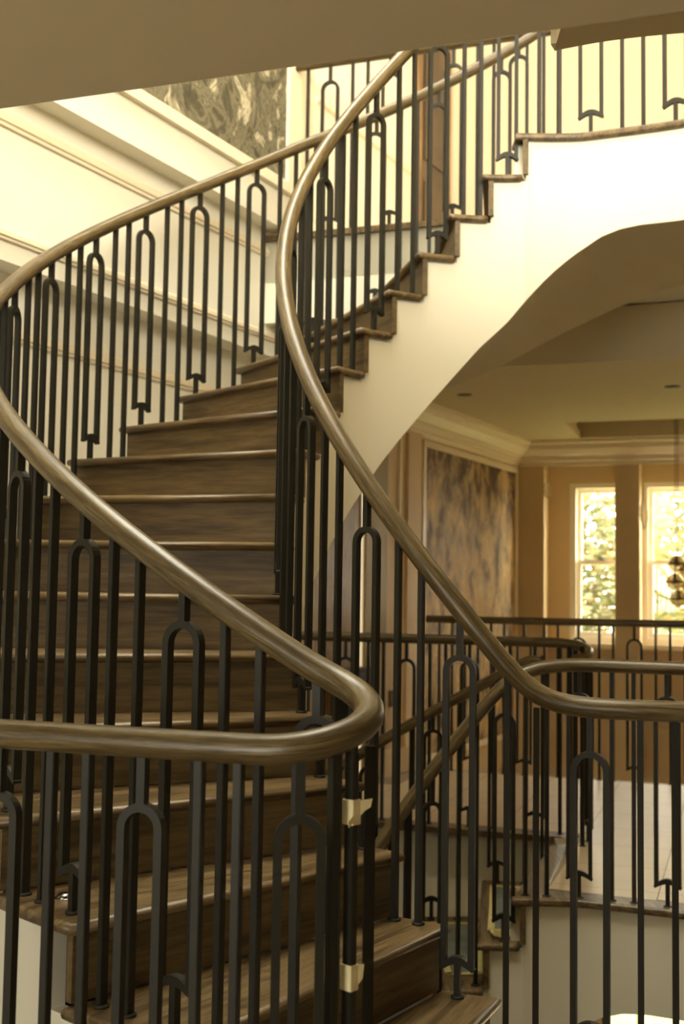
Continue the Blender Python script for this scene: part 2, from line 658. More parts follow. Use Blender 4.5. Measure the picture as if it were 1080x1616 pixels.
# ------------------------------------------------------------------ structure: window wall of the lower room
wallb = struct(bpy.data.objects.new('wall_back', None), 'beige window wall with projecting piers')
COL.objects.link(wallb)
ZB, ZT = -4.2, 1.3
WIN = [(-1.38, -0.86), (-0.79, -0.27), (-0.20, 0.32), (0.39, 0.91), (0.98, 1.50), (1.57, 2.09)]
WZ0, WZ1 = -0.36, 0.975
uw_box('wall_panel', -1.9, 3.3, 9.95, 10.15, WZ1, ZT, PAINT_W, wallb)
uw_box('wall_panel', -1.9, 3.3, 9.95, 10.15, -3.30, WZ0, PAINT_W, wallb)
edges = [-1.9] + [x for ab in WIN for x in ab] + [3.3]
for i in range(0, len(edges), 2):
    uw_box('wall_panel', edges[i], edges[i + 1], 9.95, 10.15, WZ0, WZ1, PAINT_W, wallb)
uw_box('wall_panel', -1.9, -1.12, 9.95, 10.15, ZB, -3.30, PAINT_W, wallb)
uw_box('wall_panel', 0.6, 3.3, 9.95, 10.15, ZB, -3.30, PAINT_W, wallb)
for a, b in ((-1.95, -1.56), (-0.98, -0.785), (-0.40, -0.205), (0.19, 0.385), (0.78, 0.975), (1.37, 1.565)):
    uw_box('pier', a, b, 9.71, 9.96, FLOOR - .3, 1.12, PAINT_W, wallb)
uw_box('dado_rail', -1.56, 3.3, 9.915, 9.955, -1.10, -1.04, PAINT_W, wallb)
uw_box('window_ledge', -1.6, 3.3, 9.86, 9.96, WZ0 - .05, WZ0 - .005, TRIM, wallb)


def sash_window(idx, u0, u1, z0, z1, label, dark=False):
    m = BLACK if dark else WHITE
    r = struct(bpy.data.objects.new('window_%d' % idx, None), label)
    COL.objects.link(r)
    w0 = 10.0
    zm = z0 + (z1 - z0) * .50
    # reveal and box frame
    uw_box('jamb', u0, u0 + .05, 9.955, 10.12, z0, z1, m, r)
    uw_box('jamb', u1 - .05, u1, 9.955, 10.12, z0, z1, m, r)
    uw_box('head', u0 + .05, u1 - .05, 9.955, 10.12, z1 - .04, z1, m, r)
    uw_box('sill', u0 + .05, u1 - .05, 9.955, 10.12, z0, z0 + .045, m, r)
    for (a, b, ww) in ((zm - .02, z1 - .04, w0 + .05), (z0 + .045, zm + .02, w0)):
        s = uw_box('sash', u0 + .05, u0 + .09, ww, ww + .04, a, b, m, r)
        uw_box('stile', u1 - .09, u1 - .05, ww, ww + .04, a, b, m, s)
        uw_box('rail', u0 + .09, u1 - .09, ww, ww + .04, b - .035, b, m, s)
        uw_box('rail', u0 + .09, u1 - .09, ww, ww + .04, a, a + .04, m, s)
        uw_box('pane', u0 + .09, u1 - .09, ww + .017, ww + .022, a + .04, b - .035, PANE, s)
    lk = uw_box('latch', (u0 + u1) / 2 - .025, (u0 + u1) / 2 + .025, w0 - .012, w0 + .03, zm + .02, zm + .035, STEEL, r)
    return r


for i, (a, b) in enumerate(WIN):
    sash_window(i + 1, a, b, WZ0, WZ1, ['white sash window beside the first beige pier', 'white sash window behind the glass chandelier', 'white sash window, third from the mural wall',
                                        'white sash window, fourth from the mural wall', 'white sash window, fifth from the mural wall', 'white sash window, last of the row'][i])
r = struct(bpy.data.objects.new('window_7', None), 'dark framed glazed screen at the bottom of the stair well')
COL.objects.link(r)
for a in (-1.12, -0.84, -0.56, -0.28, 0.0, 0.28, 0.56):
    uw_box('mullion', a, a + .04, 9.98, 10.03, ZB, -3.30, BLACK, r)
for zz in (-4.17, -3.62, -3.34):
    uw_box('transom', -1.12, .6, 9.985, 10.025, zz, zz + .035, BLACK, r)
for a in (-1.08, -0.80, -0.52, -0.24, 0.04, 0.32):
    uw_box('pane', a, a + .24, 10.0, 10.006, -4.135, -3.30, PANE, r)
# window portals guide the daylight in
for a, b in WIN:
    c = uw((a + b) / 2, 10.14, (WZ0 + WZ1) / 2)
    area_light('window_portal', c, (pi / 2, 0, pi - radians(19) + pi), b - a, WZ1 - WZ0, 1, portal=True)

# ------------------------------------------------------------------ structure: ceilings, beam, outer shell
ceil = struct(bpy.data.objects.new('ceiling', None), 'warm painted ceiling of the window room with a recessed tray')
COL.objects.link(ceil)
TU0, TU1, TW0, TW1 = -1.26, 2.6, 8.62, 9.50
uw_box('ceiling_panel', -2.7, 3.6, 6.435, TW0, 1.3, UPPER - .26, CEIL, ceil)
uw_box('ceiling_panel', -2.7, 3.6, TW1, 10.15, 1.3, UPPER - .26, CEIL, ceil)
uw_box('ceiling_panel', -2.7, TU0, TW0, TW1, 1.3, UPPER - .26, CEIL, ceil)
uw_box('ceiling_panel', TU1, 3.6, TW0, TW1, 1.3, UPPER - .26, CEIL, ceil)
uw_box('tray_top', TU0 - .05, TU1 + .05, TW0 - .05, TW1 + .05, 1.52, 1.61, CEIL, ceil)
uw_box('tray_lip', TU0, TU1, TW1 - .03, TW1, 1.3, 1.36, CEIL, ceil)
uw_box('tray_lip', TU0, TU0 + .03, TW0, TW1 - .03, 1.3, 1.36, CEIL, ceil)

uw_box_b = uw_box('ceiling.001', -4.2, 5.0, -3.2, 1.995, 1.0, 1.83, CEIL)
struct(uw_box_b, 'dropped brown soffit over the near landing')
# upper floor: end wall, floor over the window room, roof
wu = uw_box('wall_back.001', -2.4, 5.0, 7.69, 7.9, UPPER - .02, 5.4, PAINT_UP)
struct(wu, 'warm cream end wall of the upper landing')
struct(uw_box('roof_slab', -2.9, 5.0, 7.85, 10.3, 1.61, 1.9, CEIL), 'roof over the window room')
struct(link('wall_right', prism_mesh('w', [(4.6, -2.2), (4.8, -2.2), (4.8, 9.2), (4.6, 9.2)], -4.2, 5.4), PAINT_UP), 'warm wall closing the stair hall')
struct(link('wall_front', prism_mesh('w', [(-5.6, -2.2), (4.8, -2.2), (4.8, -1.9), (-5.6, -1.9)], -4.2, 5.4), CEIL), 'wall at the back of the near landing')
w9 = struct(bpy.data.objects.new('window_9', None), 'added window frame for the unseen upper-floor fill light behind the viewer')
COL.objects.link(w9)  # frame added on the solid wall to go with the upper fill light
for x0, x1, z0, z1 in ((-.95, -.88, 2.3, 4.6), (2.68, 2.75, 2.3, 4.6), (.86, .94, 2.3, 4.6), (-.88, .86, 2.3, 2.37), (.94, 2.68, 2.3, 2.37), (-.88, .86, 4.53, 4.6), (.94, 2.68, 4.53, 4.6)):
    link('frame', box_mesh('frame', x0, x1, -1.9, -1.8, z0, z1), WHITE, w9)
w10 = struct(bpy.data.objects.new('window_10', None), 'added window frame for the unseen landing fill light behind the viewer')
COL.objects.link(w10)  # frame added on the solid wall to go with the landing fill light
for x0, x1, z0, z1 in ((-3.5, -3.43, -.95, .75), (-1.37, -1.3, -.95, .75), (-3.43, -1.37, -.95, -.88), (-3.43, -1.37, .68, .75)):
    link('frame', box_mesh('frame', x0, x1, -1.9, -1.8, z0, z1), WHITE, w10)
rf = struct(bpy.data.objects.new('ceiling.002', None), 'roof with a skylight over the stair void')
COL.objects.link(rf)
for (x0, x1, y0, y1) in ((-5.6, 4.8, -2.2, 1.85), (-5.6, 4.8, 5.95, 9.5), (-5.6, -1.6, 1.85, 5.95), (0.2, 4.8, 1.85, 5.95)):
    link('roof_panel', box_mesh('roof_panel', x0, x1, y0, y1, 5.3, 5.5), CEIL, rf)
link('skylight_pane', box_mesh('skylight_pane', -1.6, 0.2, 1.85, 5.95, 5.4, 5.42), WHITE, rf)

# door in the upper left wall, leaf darkened to stand for a dim doorway
d1 = struct(bpy.data.objects.new('door_1', None), 'door darkened to stand for a dim doorway at the end of the upper panelled wall')
COL.objects.link(d1)
wall_box('door_leaf', 6.76, 7.18, -3.055, -3.08, UPPER, 3.75, DIM_DOOR, d1)
wall_box('door_case', 6.70, 6.76, -3.045, -3.08, UPPER, 3.82, BROWN, d1)
wall_box('door_case', 7.18, 7.24, -3.045, -3.08, UPPER, 3.82, BROWN, d1)
wall_box('door_panel', 6.82, 7.12, -3.047, -3.055, UPPER + .25, UPPER + .85, DIM_DOOR, d1)
wall_box('door_panel', 6.82, 7.12, -3.047, -3.055, UPPER + 1.0, 3.6, DIM_DOOR, d1)
# brown door on the lower storey and the glowing strip beside it
d2 = struct(bpy.data.objects.new('door_2', None), 'plain brown door under the staircase beside a narrow glowing strip')
COL.objects.link(d2)
wall_box('door_leaf', 5.78, 6.36, -3.255, -3.28, FLOOR, 1.0, BROWN, d2)
wall_box('door_case', 5.72, 5.78, -3.245, -3.28, FLOOR, 1.06, PAINT_W, d2)
w8 = struct(bpy.data.objects.new('window_8', None), 'narrow glowing strip beside the brown door')
COL.objects.link(w8)
wall_box('pane', 6.375, 6.408, -3.262, -3.28, FLOOR + .05, 1.0, emit('strip_glow', (1.0, 0.9, 0.66), 0.95), w8)  # bright line by the door, made as an emissive strip
wall_box('frame', 6.362, 6.375, -3.25, -3.28, FLOOR, 1.06, TRIM, w8)
wall_box('frame', 6.408, 6.42, -3.25, -3.28, FLOOR, 1.06, TRIM, w8)

# ------------------------------------------------------------------ the staircase
TT = 0.028


def _tread_mesh():
    poly = [(RI * cos(ang_i(0)), RI * sin(ang_i(0))), (RO * cos(ang_o(0)), RO * sin(ang_o(0)))]
    a0, a1 = ang_o(0), ang_o(1) - .033 * RI / RO
    poly += [(RO * cos(a0 + (a1 - a0) * i / 6), RO * sin(a0 + (a1 - a0) * i / 6)) for i in range(1, 7)]
    a0, a1 = ang_i(1) - .033, ang_i(0)
    poly += [(RI * cos(a0 + (a1 - a0) * i / 5), RI * sin(a0 + (a1 - a0) * i / 5)) for i in range(0, 5)]
    me = prism_mesh('tread', poly, -TT, 0, 0.0115, 3)
    for p in me.polygons:
        p.use_smooth = abs(p.normal.z) < 0.98
    return me


def _riser_mesh():
    A = Vector((RI * cos(ang_i(0)), RI * sin(ang_i(0))))
    B = Vector((RO * cos(ang_o(0)), RO * sin(ang_o(0))))
    t = (B - A).normalized()
    fwd = Vector((t.y, -t.x))
    m = Vector((cos(TH0 - .3), sin(TH0 - .3))) * 1.2
    if (m - A).dot(fwd) < 0:
        fwd = -fwd
    a, b = A + t * .014 + fwd * .026, B - t * .023 + fwd * .026
    c, d = b + fwd * .02, a + fwd * .02
    return prism_mesh('riser', [(q.x, q.y) for q in (a, b, c, d)], -H + .0, -TT + .001)


TREAD, RISER = _tread_mesh(), _riser_mesh()
_A, _B = Vector((RI * cos(ang_i(0)), RI * sin(ang_i(0)))), Vector((RO * cos(ang_o(0)), RO * sin(ang_o(0))))
GRAIN = -pi / 2 - atan2((_B - _A).y, (_B - _A).x)          # turn the boards so that their grain runs along local y
for _m in (TREAD, RISER):
    _m.transform(Matrix.Rotation(GRAIN, 4, 'Z'))
TREAD.materials.append(OAK_T)
RISER.materials.append(OAK_R)

_ZB = [(16.0, 0.995), (16.77, 1.095), (17.67, 1.245), (18.2, 1.322), (18.66, 1.378), (19.3, 1.438), (19.8, 1.463), (20.3, 1.472), (40, 1.472)]


def z_bottom(k):
    if k < 16.0:
        return max(tz(k) - 0.67 - 0.033 * max(0, min(1, (k - 13) / 3)), FLOOR - .40)
    for (k0, z0), (k1, z1) in zip(_ZB, _ZB[1:]):
        if k <= k1:
            return z0 + (z1 - z0) * (k - k0) / (k1 - k0)
    return 1.472


def strip_body(name, cols, mat, parent, smooth=True):
    """a thin upright sheet: each column is (outer xy, inner xy, z bottom, z top)"""
    v, f = [], []
    for (p, q, zb, zt) in cols:
        v += [(p[0], p[1], zb), (p[0], p[1], zt), (q[0], q[1], zt), (q[0], q[1], zb)]
    for i in range(len(cols) - 1):
        a, b = i * 4, i * 4 + 4
        for j in range(4):
            k = (j + 1) % 4
            f.append((a + j, a + k, b + k, b + j))
    f += [(0, 1, 2, 3), tuple(len(v) - 4 + j for j in (3, 2, 1, 0))]
    me = mesh_py(name, v, f)
    return link(name, me, mat, parent)


def string_cols(r0, r1, k0, kn, angf, zoff, base):
    cols = []
    for k in range(k0, kn):
        zt = tz(k) - TT + .002
        for i in range(0, 6):
            ph = k + .3 + i / 5.0
            if i == 0:
                ph += 1e-4
            a = angf(ph)
            p, q = pol(r0, a), pol(r1, a)
            keq = (TH0 - a) / DTH
            cols.append(((p[0] - base[0], p[1] - base[1]), (q[0] - base[0], q[1] - base[1]), z_bottom(keq) + zoff - base[2], zt + zoff - base[2]))
    return cols


def k_of(p):
    return ((TH0 - atan2(p[1] - CY, p[0] - CX)) % (2 * pi)) / DTH


def staircase(zoff, k0, label):
    base = (CX, CY, FLOOR + zoff)
    root = thing('staircase', label, 'staircase', base)
    for k in range(k0, 17):
        z = tz(k) + zoff - base[2]
        t = link('tread', TREAD, None, root, (0, 0, z))
        t.rotation_euler = (0, 0, -k * DTH - GRAIN)
        if k == k0 and k0 == 0:
            continue
        t = link('riser', RISER, None, root, (0, 0, z))
        t.rotation_euler = (0, 0, -k * DTH - GRAIN)
    if k0 == 0:
        t = link('riser', RISER, None, root, (0, 0, tz(0) - base[2]))
        t.scale = (1, 1, .74)
        t.rotation_euler = (0, 0, -GRAIN)
        t.location.z -= .007
    t = link('riser', RISER, None, root, (0, 0, tz(17) + zoff - base[2]))
    t.rotation_euler = (0, 0, -17 * DTH - GRAIN)
    # inner string runs on into the fascia of the landing
    ci = string_cols(RI + .022, RI + .06, k0, 17, ang_i, zoff, base)
    wa, wb = WELL_WALL, offset_curve(WELL, .06)
    p, q, zb, zt = ci[-1]
    ci.append((p, q, zb, UPPER - .029 + zoff - base[2]))
    kl, acc = 17.2, 0
    first = True
    for i in range(1, len(wa)):
        acc += hypot(wa[i][0] - wa[i - 1][0], wa[i][1] - wa[i - 1][1])
        keq = k_of(wa[i])
        if keq < 17.32:
            continue
        ci.append(((wa[i][0] - base[0], wa[i][1] - base[1]), (wb[i][0] - base[0], wb[i][1] - base[1]), z_bottom(keq) + zoff - base[2], UPPER - .029 + zoff - base[2]))
    strip_body('inner_string', ci, PLASTER, root)
    co = string_cols(RO - .022, RO - .06, k0, 17, ang_o, zoff, base)
    strip_body('outer_string', co, PLASTER, root)
    # curved soffit under the flight and on under the landing
    v, f = [], []
    ks = [k0 + .2 + i * .2 for i in range(int((16.8 - k0) / .2) + 1)]
    cols = []
    for k in ks:
        a = TH0 - k * DTH
        cols.append((pol(RI + .0225, a), pol(RO - .0225, a), z_bottom(k) - .002))
    nb = 0
    acc = 0
    wc = offset_curve(WELL, .0225)
    for i in range(0, len(wa)):
        keq = k_of(wa[i])
        if keq < 17.0 or keq > 60:
            continue
        a = TH0 - keq * DTH
        rr = max(RO - .0225, hypot(wa[i][0] - CX, wa[i][1] - CY) + .65)
        cols.append((wc[i], pol(rr, a), z_bottom(keq) - .002))
    NR = 6
    for (p, q, z) in cols:
        for j in range(NR + 1):
            t = j / NR
            v.append((p[0] + (q[0] - p[0]) * t - base[0], p[1] + (q[1] - p[1]) * t - base[1], z + zoff - base[2]))
    for i in range(len(cols) - 1):
        for j in range(NR):
            a = i * (NR + 1) + j
            f.append((a, a + 1, a + NR + 2, a + NR + 1))
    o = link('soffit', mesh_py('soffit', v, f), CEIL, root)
    if sum(p.normal.z for p in o.data.polygons) > 0:
        o.data.flip_normals()
    sm = o.modifiers.new('thick', 'SOLIDIFY')
    sm.thickness = 0.03
    sm.offset = -1
    # outer edge of the landing part of the soffit
    v, f = [], []
    oc = [(q, z) for (p, q, z) in cols if True][int((16.6 - k0 - .2) / .2):]
    for (q, z) in oc:
        v += [(q[0] - base[0], q[1] - base[1], z + zoff - base[2]), (q[0] - base[0], q[1] - base[1], UPPER - .25 + zoff - base[2])]
    f = [(2 * i, 2 * i + 1, 2 * i + 3, 2 * i + 2) for i in range(len(oc) - 1)]
    o = link('soffit_edge', mesh_py('soffit_edge', v, f, True), CEIL, root)
    sm = o.modifiers.new('thick', 'SOLIDIFY')
    sm.thickness = 0.03
    return root


stair_main = staircase(0.0, 0, 'curved oak staircase with cream plaster string rising to the upper landing')
stair_low = staircase(-STOREY, 5, 'lower curved staircase with film-covered treads descending below the far landing')

# ------------------------------------------------------------------ balusters
BW, BD = 0.0152, 0.0195
_bar, _hair = {}, {}
FOOT = lathe_mesh('foot', [(0.0165, 0), (0.0175, 0.002), (0.0165, 0.0055), (0.012, 0.0065)], 16)
FOOT.materials.append(METAL)


def bar_mesh(h):
    h = round(h * 200) / 200
    if h not in _bar:
        _bar[h] = box_mesh('baluster', -BW / 2, BW / 2, -BD / 2, BD / 2, 0, h, 0.0012)
        _bar[h].materials.append(METAL)
    return _bar[h]


def _ribbon(bm, pts, hw, d):
    """flat bar following a 2D centre line in x/z"""
    n = len(pts)
    ring = []
    for i, (x, z) in enumerate(pts):
        a, b = pts[max(0, i - 1)], pts[min(n - 1, i + 1)]
        tx, tz_ = b[0] - a[0], b[1] - a[1]
        l = hypot(tx, tz_)
        nx, nz = -tz_ / l, tx / l
        w = hw[i] if isinstance(hw, list) else hw
        ring.append([bm.verts.new((x + nx * w * s, y * d / 2, z + nz * w * s)) for s, y in ((1, -1), (1, 1), (-1, 1), (-1, -1))])
    for i in range(n - 1):
        for j in range(4):
            k = (j + 1) % 4
            bm.faces.new((ring[i][j], ring[i][k], ring[i + 1][k], ring[i + 1][j]))
    bm.faces.new(ring[0])
    bm.faces.new(ring[-1][::-1])


def hair_mesh(h, L, stem=.105):
    h = round(h * 200) / 200
    L = round(L * 500) / 500
    key = (h, L, stem)
    if key not in _hair:
        bm = bmesh.new()
        R = L / 2
        zt = h - stem - R
        pts = [(-R, 0.075), (-R, 0.3), (-R, zt)]
        pts += [(R * cos(pi - pi * i / 14), zt + R * sin(pi - pi * i / 14)) for i in range(1, 14)]
        pts += [(R, zt), (R, 0.3), (R, 0.075)]
        _ribbon(bm, pts, BW / 2, BD)
        cr = [(-R - BW / 2 + (2 * R + BW) * i / 10, 0.072 + 0.024 * sin(pi * i / 10)) for i in range(11)]
        _ribbon(bm, cr, [0.0045 + 0.005 * sin(pi * i / 10) for i in range(11)], BD * 1.04)
        _ribbon(bm, [(0, 0), (0, 0.092)], BW / 2, BD * .95)
        _ribbon(bm, [(0, zt + R - BW * .4), (0, h)], BW / 2 * 1.05, BD * .95)
        bmesh.ops.recalc_face_normals(bm, faces=bm.faces)
        me = bpy.data.meshes.new('hairpin_baluster')
        bm.to_mesh(me)
        bm.free()
        me.materials.append(METAL)
        _hair[key] = me
    return _hair[key]


def put_bar(root, x, y, z, rot, h, hair=0.0, stem=.105):
    b = root.location
    if hair:
        o = link('hairpin_baluster', hair_mesh(h, hair, stem), None, root, (x - b.x, y - b.y, z - b.z))
    else:
        o = link('baluster', bar_mesh(h), None, root, (x - b.x, y - b.y, z - b.z))
    o.rotation_euler = (0, 0, rot)
    link('foot', FOOT, None, o)
    return o


def path_at(path, s):
    acc = 0
    for a, b in zip(path, path[1:]):
        l = hypot(b[0] - a[0], b[1] - a[1])
        if acc + l >= s:
            t = (s - acc) / l
            return (a[0] + (b[0] - a[0]) * t, a[1] + (b[1] - a[1]) * t), atan2(b[1] - a[1], b[0] - a[0])
        acc += l
    return None, 0


def path_len(path):
    return sum(hypot(b[0] - a[0], b[1] - a[1]) for a, b in zip(path, path[1:]))


def run_bars(root, path, z, railz, s0, sp, start=0, pre=()):
    """hairpin, bar, bar ... along a level landing edge; start = pattern index (0 hairpin, 1 bar, 2 bar)"""
    s, L, i = s0, path_len(path), start
    for q in pre:
        p, a = path_at(path, q)
        put_bar(root, p[0], p[1], z, a, railz - z)
    while s < L:
        if i % 3 == 0:
            p, a = path_at(path, s + sp / 2)
            if p is None:
                break
            put_bar(root, p[0], p[1], z, a, railz - z, sp)
            s += 2 * sp
        else:
            p, a = path_at(path, s)
            put_bar(root, p[0], p[1], z, a, railz - z)
            s += sp
        i += 1


def rail(root, pts, r=0.0275):
    b = root.location
    me = tube_mesh('handrail', [(p[0] - b.x, p[1] - b.y, p[2] - b.z) for p in pts], r, r * .96)
    return link('handrail', me, OAK_H, root)


def smooth_path(pts, step, n):
    q = [Vector(p) for p in pts]
    out, carry = [q[0]], 0.0
    for a, b in zip(q, q[1:]):
        l = (b - a).length
        d = step - carry
        while d <= l:
            out.append(a + (b - a) * (d / l))
            d += step
        carry = l - (d - step)
    out.append(q[-1])
    for _ in range(n):
        out = [out[0]] + [(out[i - 1] + out[i] * 2 + out[i + 1]) / 4 for i in range(1, len(out) - 1)] + [out[-1]]
    return [tuple(p) for p in out]


def hr_in(k):
    return 0.86


def hr_out(k):
    return 0.842 + 0.075 * max(0, min(1, (k - 7) / 6.0))


def inner_balustrade(zoff, k0, k1, near, label):
    fz, uz = FLOOR + zoff, UPPER + zoff
    root = thing('balustrade', label, 'balustrade', (CX, CY, fz))
    near_path = WELL_RAIL[44:][::1]                                 # right side -> near side -> k-1
    far_path = WELL_RAIL[:44]
    pts = []
    nz, fzr = -0.275 + zoff, UPPER + 0.895 + zoff
    if near:
        pts += [(x, y, nz) for x, y in near_path[:-4]]
    ks = [k0 + i * .25 for i in range(int((k1 - k0) / .25) + 1)]
    for k in ks:
        z = tz(k) + hr_in(k) + zoff
        if k < 0:
            z = max(z, nz)
        z = max(z, nz) if near else z
        pts.append((*pol(RBI, ang_i(k)), min(z, fzr)))
    pts += [(x, y, fzr) for x, y in far_path[4:]]
    # soften the joints in height
    pts = smooth_path(pts, 0.03, 14)
    rail(root, pts)
    for k in range(int(math.ceil(max(k0, 0))), 17):
        if k % 2 == 0:
            a = ang_i(k + .77)
            put_bar(root, *pol(RBI, a), tz(k) + zoff, a + pi / 2, hr_in(k) + .77 * H, RBI * DTH * .5, .125)
        else:
            for ph in (.53, 1.02):
                a = ang_i(k + ph)
                put_bar(root, *pol(RBI, a), tz(k) + zoff, a + pi / 2, hr_in(k) + ph * H - .01)
    if near:
        path = [(x, y) for x, y in near_path][::-1] + [far_path[-1 - i] for i in range(6)]
        run_bars(root, path, fz, nz - .01, 0.062, 0.082, 0)
        for ph in (-.62, -.10):
            a = ang_i(ph)
            put_bar(root, *pol(RBI, a), fz, a + pi / 2, max(tz(ph) + hr_in(0), nz) - fz - .01)
    run_bars(root, far_path, uz, fzr - .01, 0.10 if zoff == 0 else 0.055, 0.083, 1)
    return root


def outer_balustrade(zoff, k0, near, label):
    fz, uz = FLOOR + zoff, UPPER + zoff
    root = thing('balustrade', label, 'balustrade', (CX, CY, fz))
    pts = []
    cn, R = Vector((-0.067, 2.083)), 0.125
    nz = -0.26 + zoff
    semi = []
    for i in range(0, 13):
        t = i / 12.0
        a = pi * t
        q = cn - Vector(WW) * R * cos(a) + Vector(UU) * R * sin(a)
        semi.append((q.x, q.y, nz + 0.111 * (t ** 1.4)))
    line0 = Vector((semi[0][0], semi[0][1]))
    left = []
    if near:
        for i in range(24, 0, -1):
            q = line0 - Vector(UU) * (i * .075)
            left.append((q.x, q.y, nz))
        pts += left + semi
        ks = [.35 + i * .25 for i in range(int((16.75 - .35) / .25) + 1)]
    else:
        ks = [k0 + i * .25 for i in range(int((16.8 - k0) / .25) + 1)]
    for k in ks:
        pts.append((*pol(RBO, ang_o(k)), tz(k) + hr_out(k) + zoff))
    fw = FAR_W[0 if zoff == 0 else -1] + .05
    w17 = WW[0] * pol(RBO, ang_o(17))[0] + WW[1] * pol(RBO, ang_o(17))[1]
    u17 = UU[0] * pol(RBO, ang_o(17))[0] + UU[1] * pol(RBO, ang_o(17))[1]
    R2 = max(.045, (fw - w17) / 2)
    fzr = uz + 0.935
    c2 = (u17 - .01, w17 + R2)
    far = []
    for i in range(0, 13):
        a = pi * i / 12
        q = uw(c2[0] + R2 * sin(a), c2[1] - R2 * cos(a))
        zz = fzr - (.11 if zoff else .012) * (1 - i / 12) ** 1.5
        far.append((q[0], q[1], zz))
    line = []
    uend = -2.5 if zoff else -2.35
    for i in range(1, 26):
        line.append((*uw(c2[0] + (uend - c2[0]) * i / 25, c2[1] + R2), fzr))
    pts += far + line
    rail(root, smooth_path(pts, 0.02, 5), 0.0275 if near else 0.026)
    for k in range(int(math.ceil(k0)), 17):
        a = ang_o(k + .22)
        put_bar(root, *pol(RBO, a), tz(k) + zoff, a + pi / 2, hr_out(k) + .22 * H, RBO * DTH * .262, .09)
        for ph in (.62, .885):
            a = ang_o(k + ph)
            put_bar(root, *pol(RBO, a), tz(k) + zoff, a + pi / 2, hr_out(k) + ph * H - .012)
    if near:
        path = [(p[0], p[1]) for p in semi[::-1]] + [(p[0], p[1]) for p in left[::-1]]
        run_bars(root, path, fz, nz - .005, 0.309, 0.0725, 0, (.15, .248, .287))
    path = [(p[0], p[1]) for p in far] + [(p[0], p[1]) for p in line]
    run_bars(root, path, uz, fzr - .005, 0.10, 0.083, 1)
    return root


inner_balustrade(0.0, -0.9, 17.0, True, 'well-side black iron balustrade with oak handrail climbing the main staircase')
outer_balustrade(0.0, 0, True, 'wall-side black iron balustrade whose handrail turns back at the foot of the main staircase')
inner_balustrade(-STOREY, 8.0, 17.0, False, 'well-side iron balustrade along the far landing and down the lower staircase')
outer_balustrade(-STOREY, 8.0, False, 'outer iron balustrade of the lower staircase turning back along the far landing')

# gallery balustrade on the far edge of the landing
gz = -0.15
root = thing('balustrade', 'straight iron balustrade across the front of the sash windows', 'balustrade', uw(-1.0, 7.66, FLOOR))
rail(root, [uw(-2.02 + i * .25, 7.66, gz) for i in range(21)], 0.026)
run_bars(root, [uw(-1.98, 7.66), uw(3.0, 7.66)], FLOOR, gz, 0.05, 0.088, 1)

# ------------------------------------------------------------------ wall art
t = thing('wall_tapestry', 'framed grey-green leaf tapestry on the upper cream wall', 'tapestry', wl(4.3, -3.08, 2.12))
b = t.location


def wl_child(name, s0, s1, d0, d1, z0, z1, mat, parent):
    q = parent.location
    me = prism_mesh(name, [(x - q.x, y - q.y) for x, y in (wl(s0, d0), wl(s1, d0), wl(s1, d1), wl(s0, d1))], z0 - q.z, z1 - q.z)
    return link(name, me, mat, parent)


wl_child('canvas', 2.9, 5.09, -3.08, -3.068, 2.14, 4.3, MURAL_UP, t)
for (a, b_, z0, z1) in ((2.85, 5.14, 2.09, 2.145), (2.85, 5.14, 4.3, 4.35), (5.085, 5.14, 2.145, 4.3), (2.85, 2.905, 2.145, 4.3)):
    wl_child('frame', a, b_, -3.08, -3.05, z0, z1, TRIM, t)
t = thing('wall_mural', 'tall autumn-toned mural panel on the wall beside the windows', 'mural', wl(8.2, -3.28, FLOOR + .05))
wl_child('canvas', 7.37, 9.22, -3.28, -3.272, FLOOR + .06, 1.04, MURAL_LOW, t)
for (a, b_, z0, z1) in ((7.325, 9.27, 1.04, 1.085), (7.325, 7.37, FLOOR + .02, 1.04), (9.22, 9.27, FLOOR + .02, 1.04), (7.37, 9.22, FLOOR + .02, FLOOR + .06)):
    wl_child('frame', a, b_, -3.28, -3.258, z0, z1, TRIM, t)

# ------------------------------------------------------------------ small things
# light switch
t = thing('light_switch', 'small dark light switch on the beige panel', 'switch', wl(6.89, -3.28, -.66))
wl_child('plate', 6.85, 6.93, -3.28, -3.272, -.715, -.61, DARK, t)
wl_child('rocker', 6.872, 6.908, -3.272, -3.268, -.685, -.64, BROWN, t)
# black box on the wall by the brown door
t = thing('wall_cabinet', 'small black box mounted low on the wall behind the staircase', 'cabinet', wl(6.2, -3.255, -.62))
wl_child('body', 6.02, 6.355, -3.255, -3.16, -.80, -.45, BLACK, t)
wl_child('top', 6.01, 6.365, -3.255, -3.15, -.45, -.43, BLACK, t)
wl_child('door', 6.04, 6.335, -3.16, -3.15, -.785, -.465, BLACK, t)

# recessed downlights
for (u, w, lab) in ((-1.68, 7.27, 'recessed ceiling downlight above the autumn mural side'), (-.39, 7.30, 'recessed ceiling downlight nearer the chandelier')):
    t = thing('downlight', lab, 'downlight', uw(u, w, 1.3), 'ceiling downlights')
    link('ring', lathe_mesh('ring', [(.048, -.004), (.05, 0), (.05, .004)], 20), DARK, t)
    link('lens', lathe_mesh('lens', [(.034, -.006), (.034, -.002)], 20), DARK, t)

# blind cords
for i, (u, w, z, lab) in enumerate(((-1.545, 9.74, 1.06, 'looped cream blind cord hanging beside the first pier'), (-.765, 9.74, 1.0, 'long cream blind cord hanging by the middle pier'))):
    pts = [uw(u, w - .04, z)]
    drop = .22 if i == 0 else .42
    for j in range(9):
        a = j / 8 * pi
        pts.append(uw(u + .012 + .028 * sin(a), w - .04, z - drop * (.3 + .7 * sin(a / 2))))
    pts2 = pts + [uw(u + .012 - .02 * sin(j / 5 * pi), w - .045, z - drop * (1 - .6 * j / 5)) for j in range(1, 6)]
    tag(link('blind_cord', tube_mesh('blind_cord', catmull(pts2, 3), .008, seg=6), CORD), lab, 'cord')

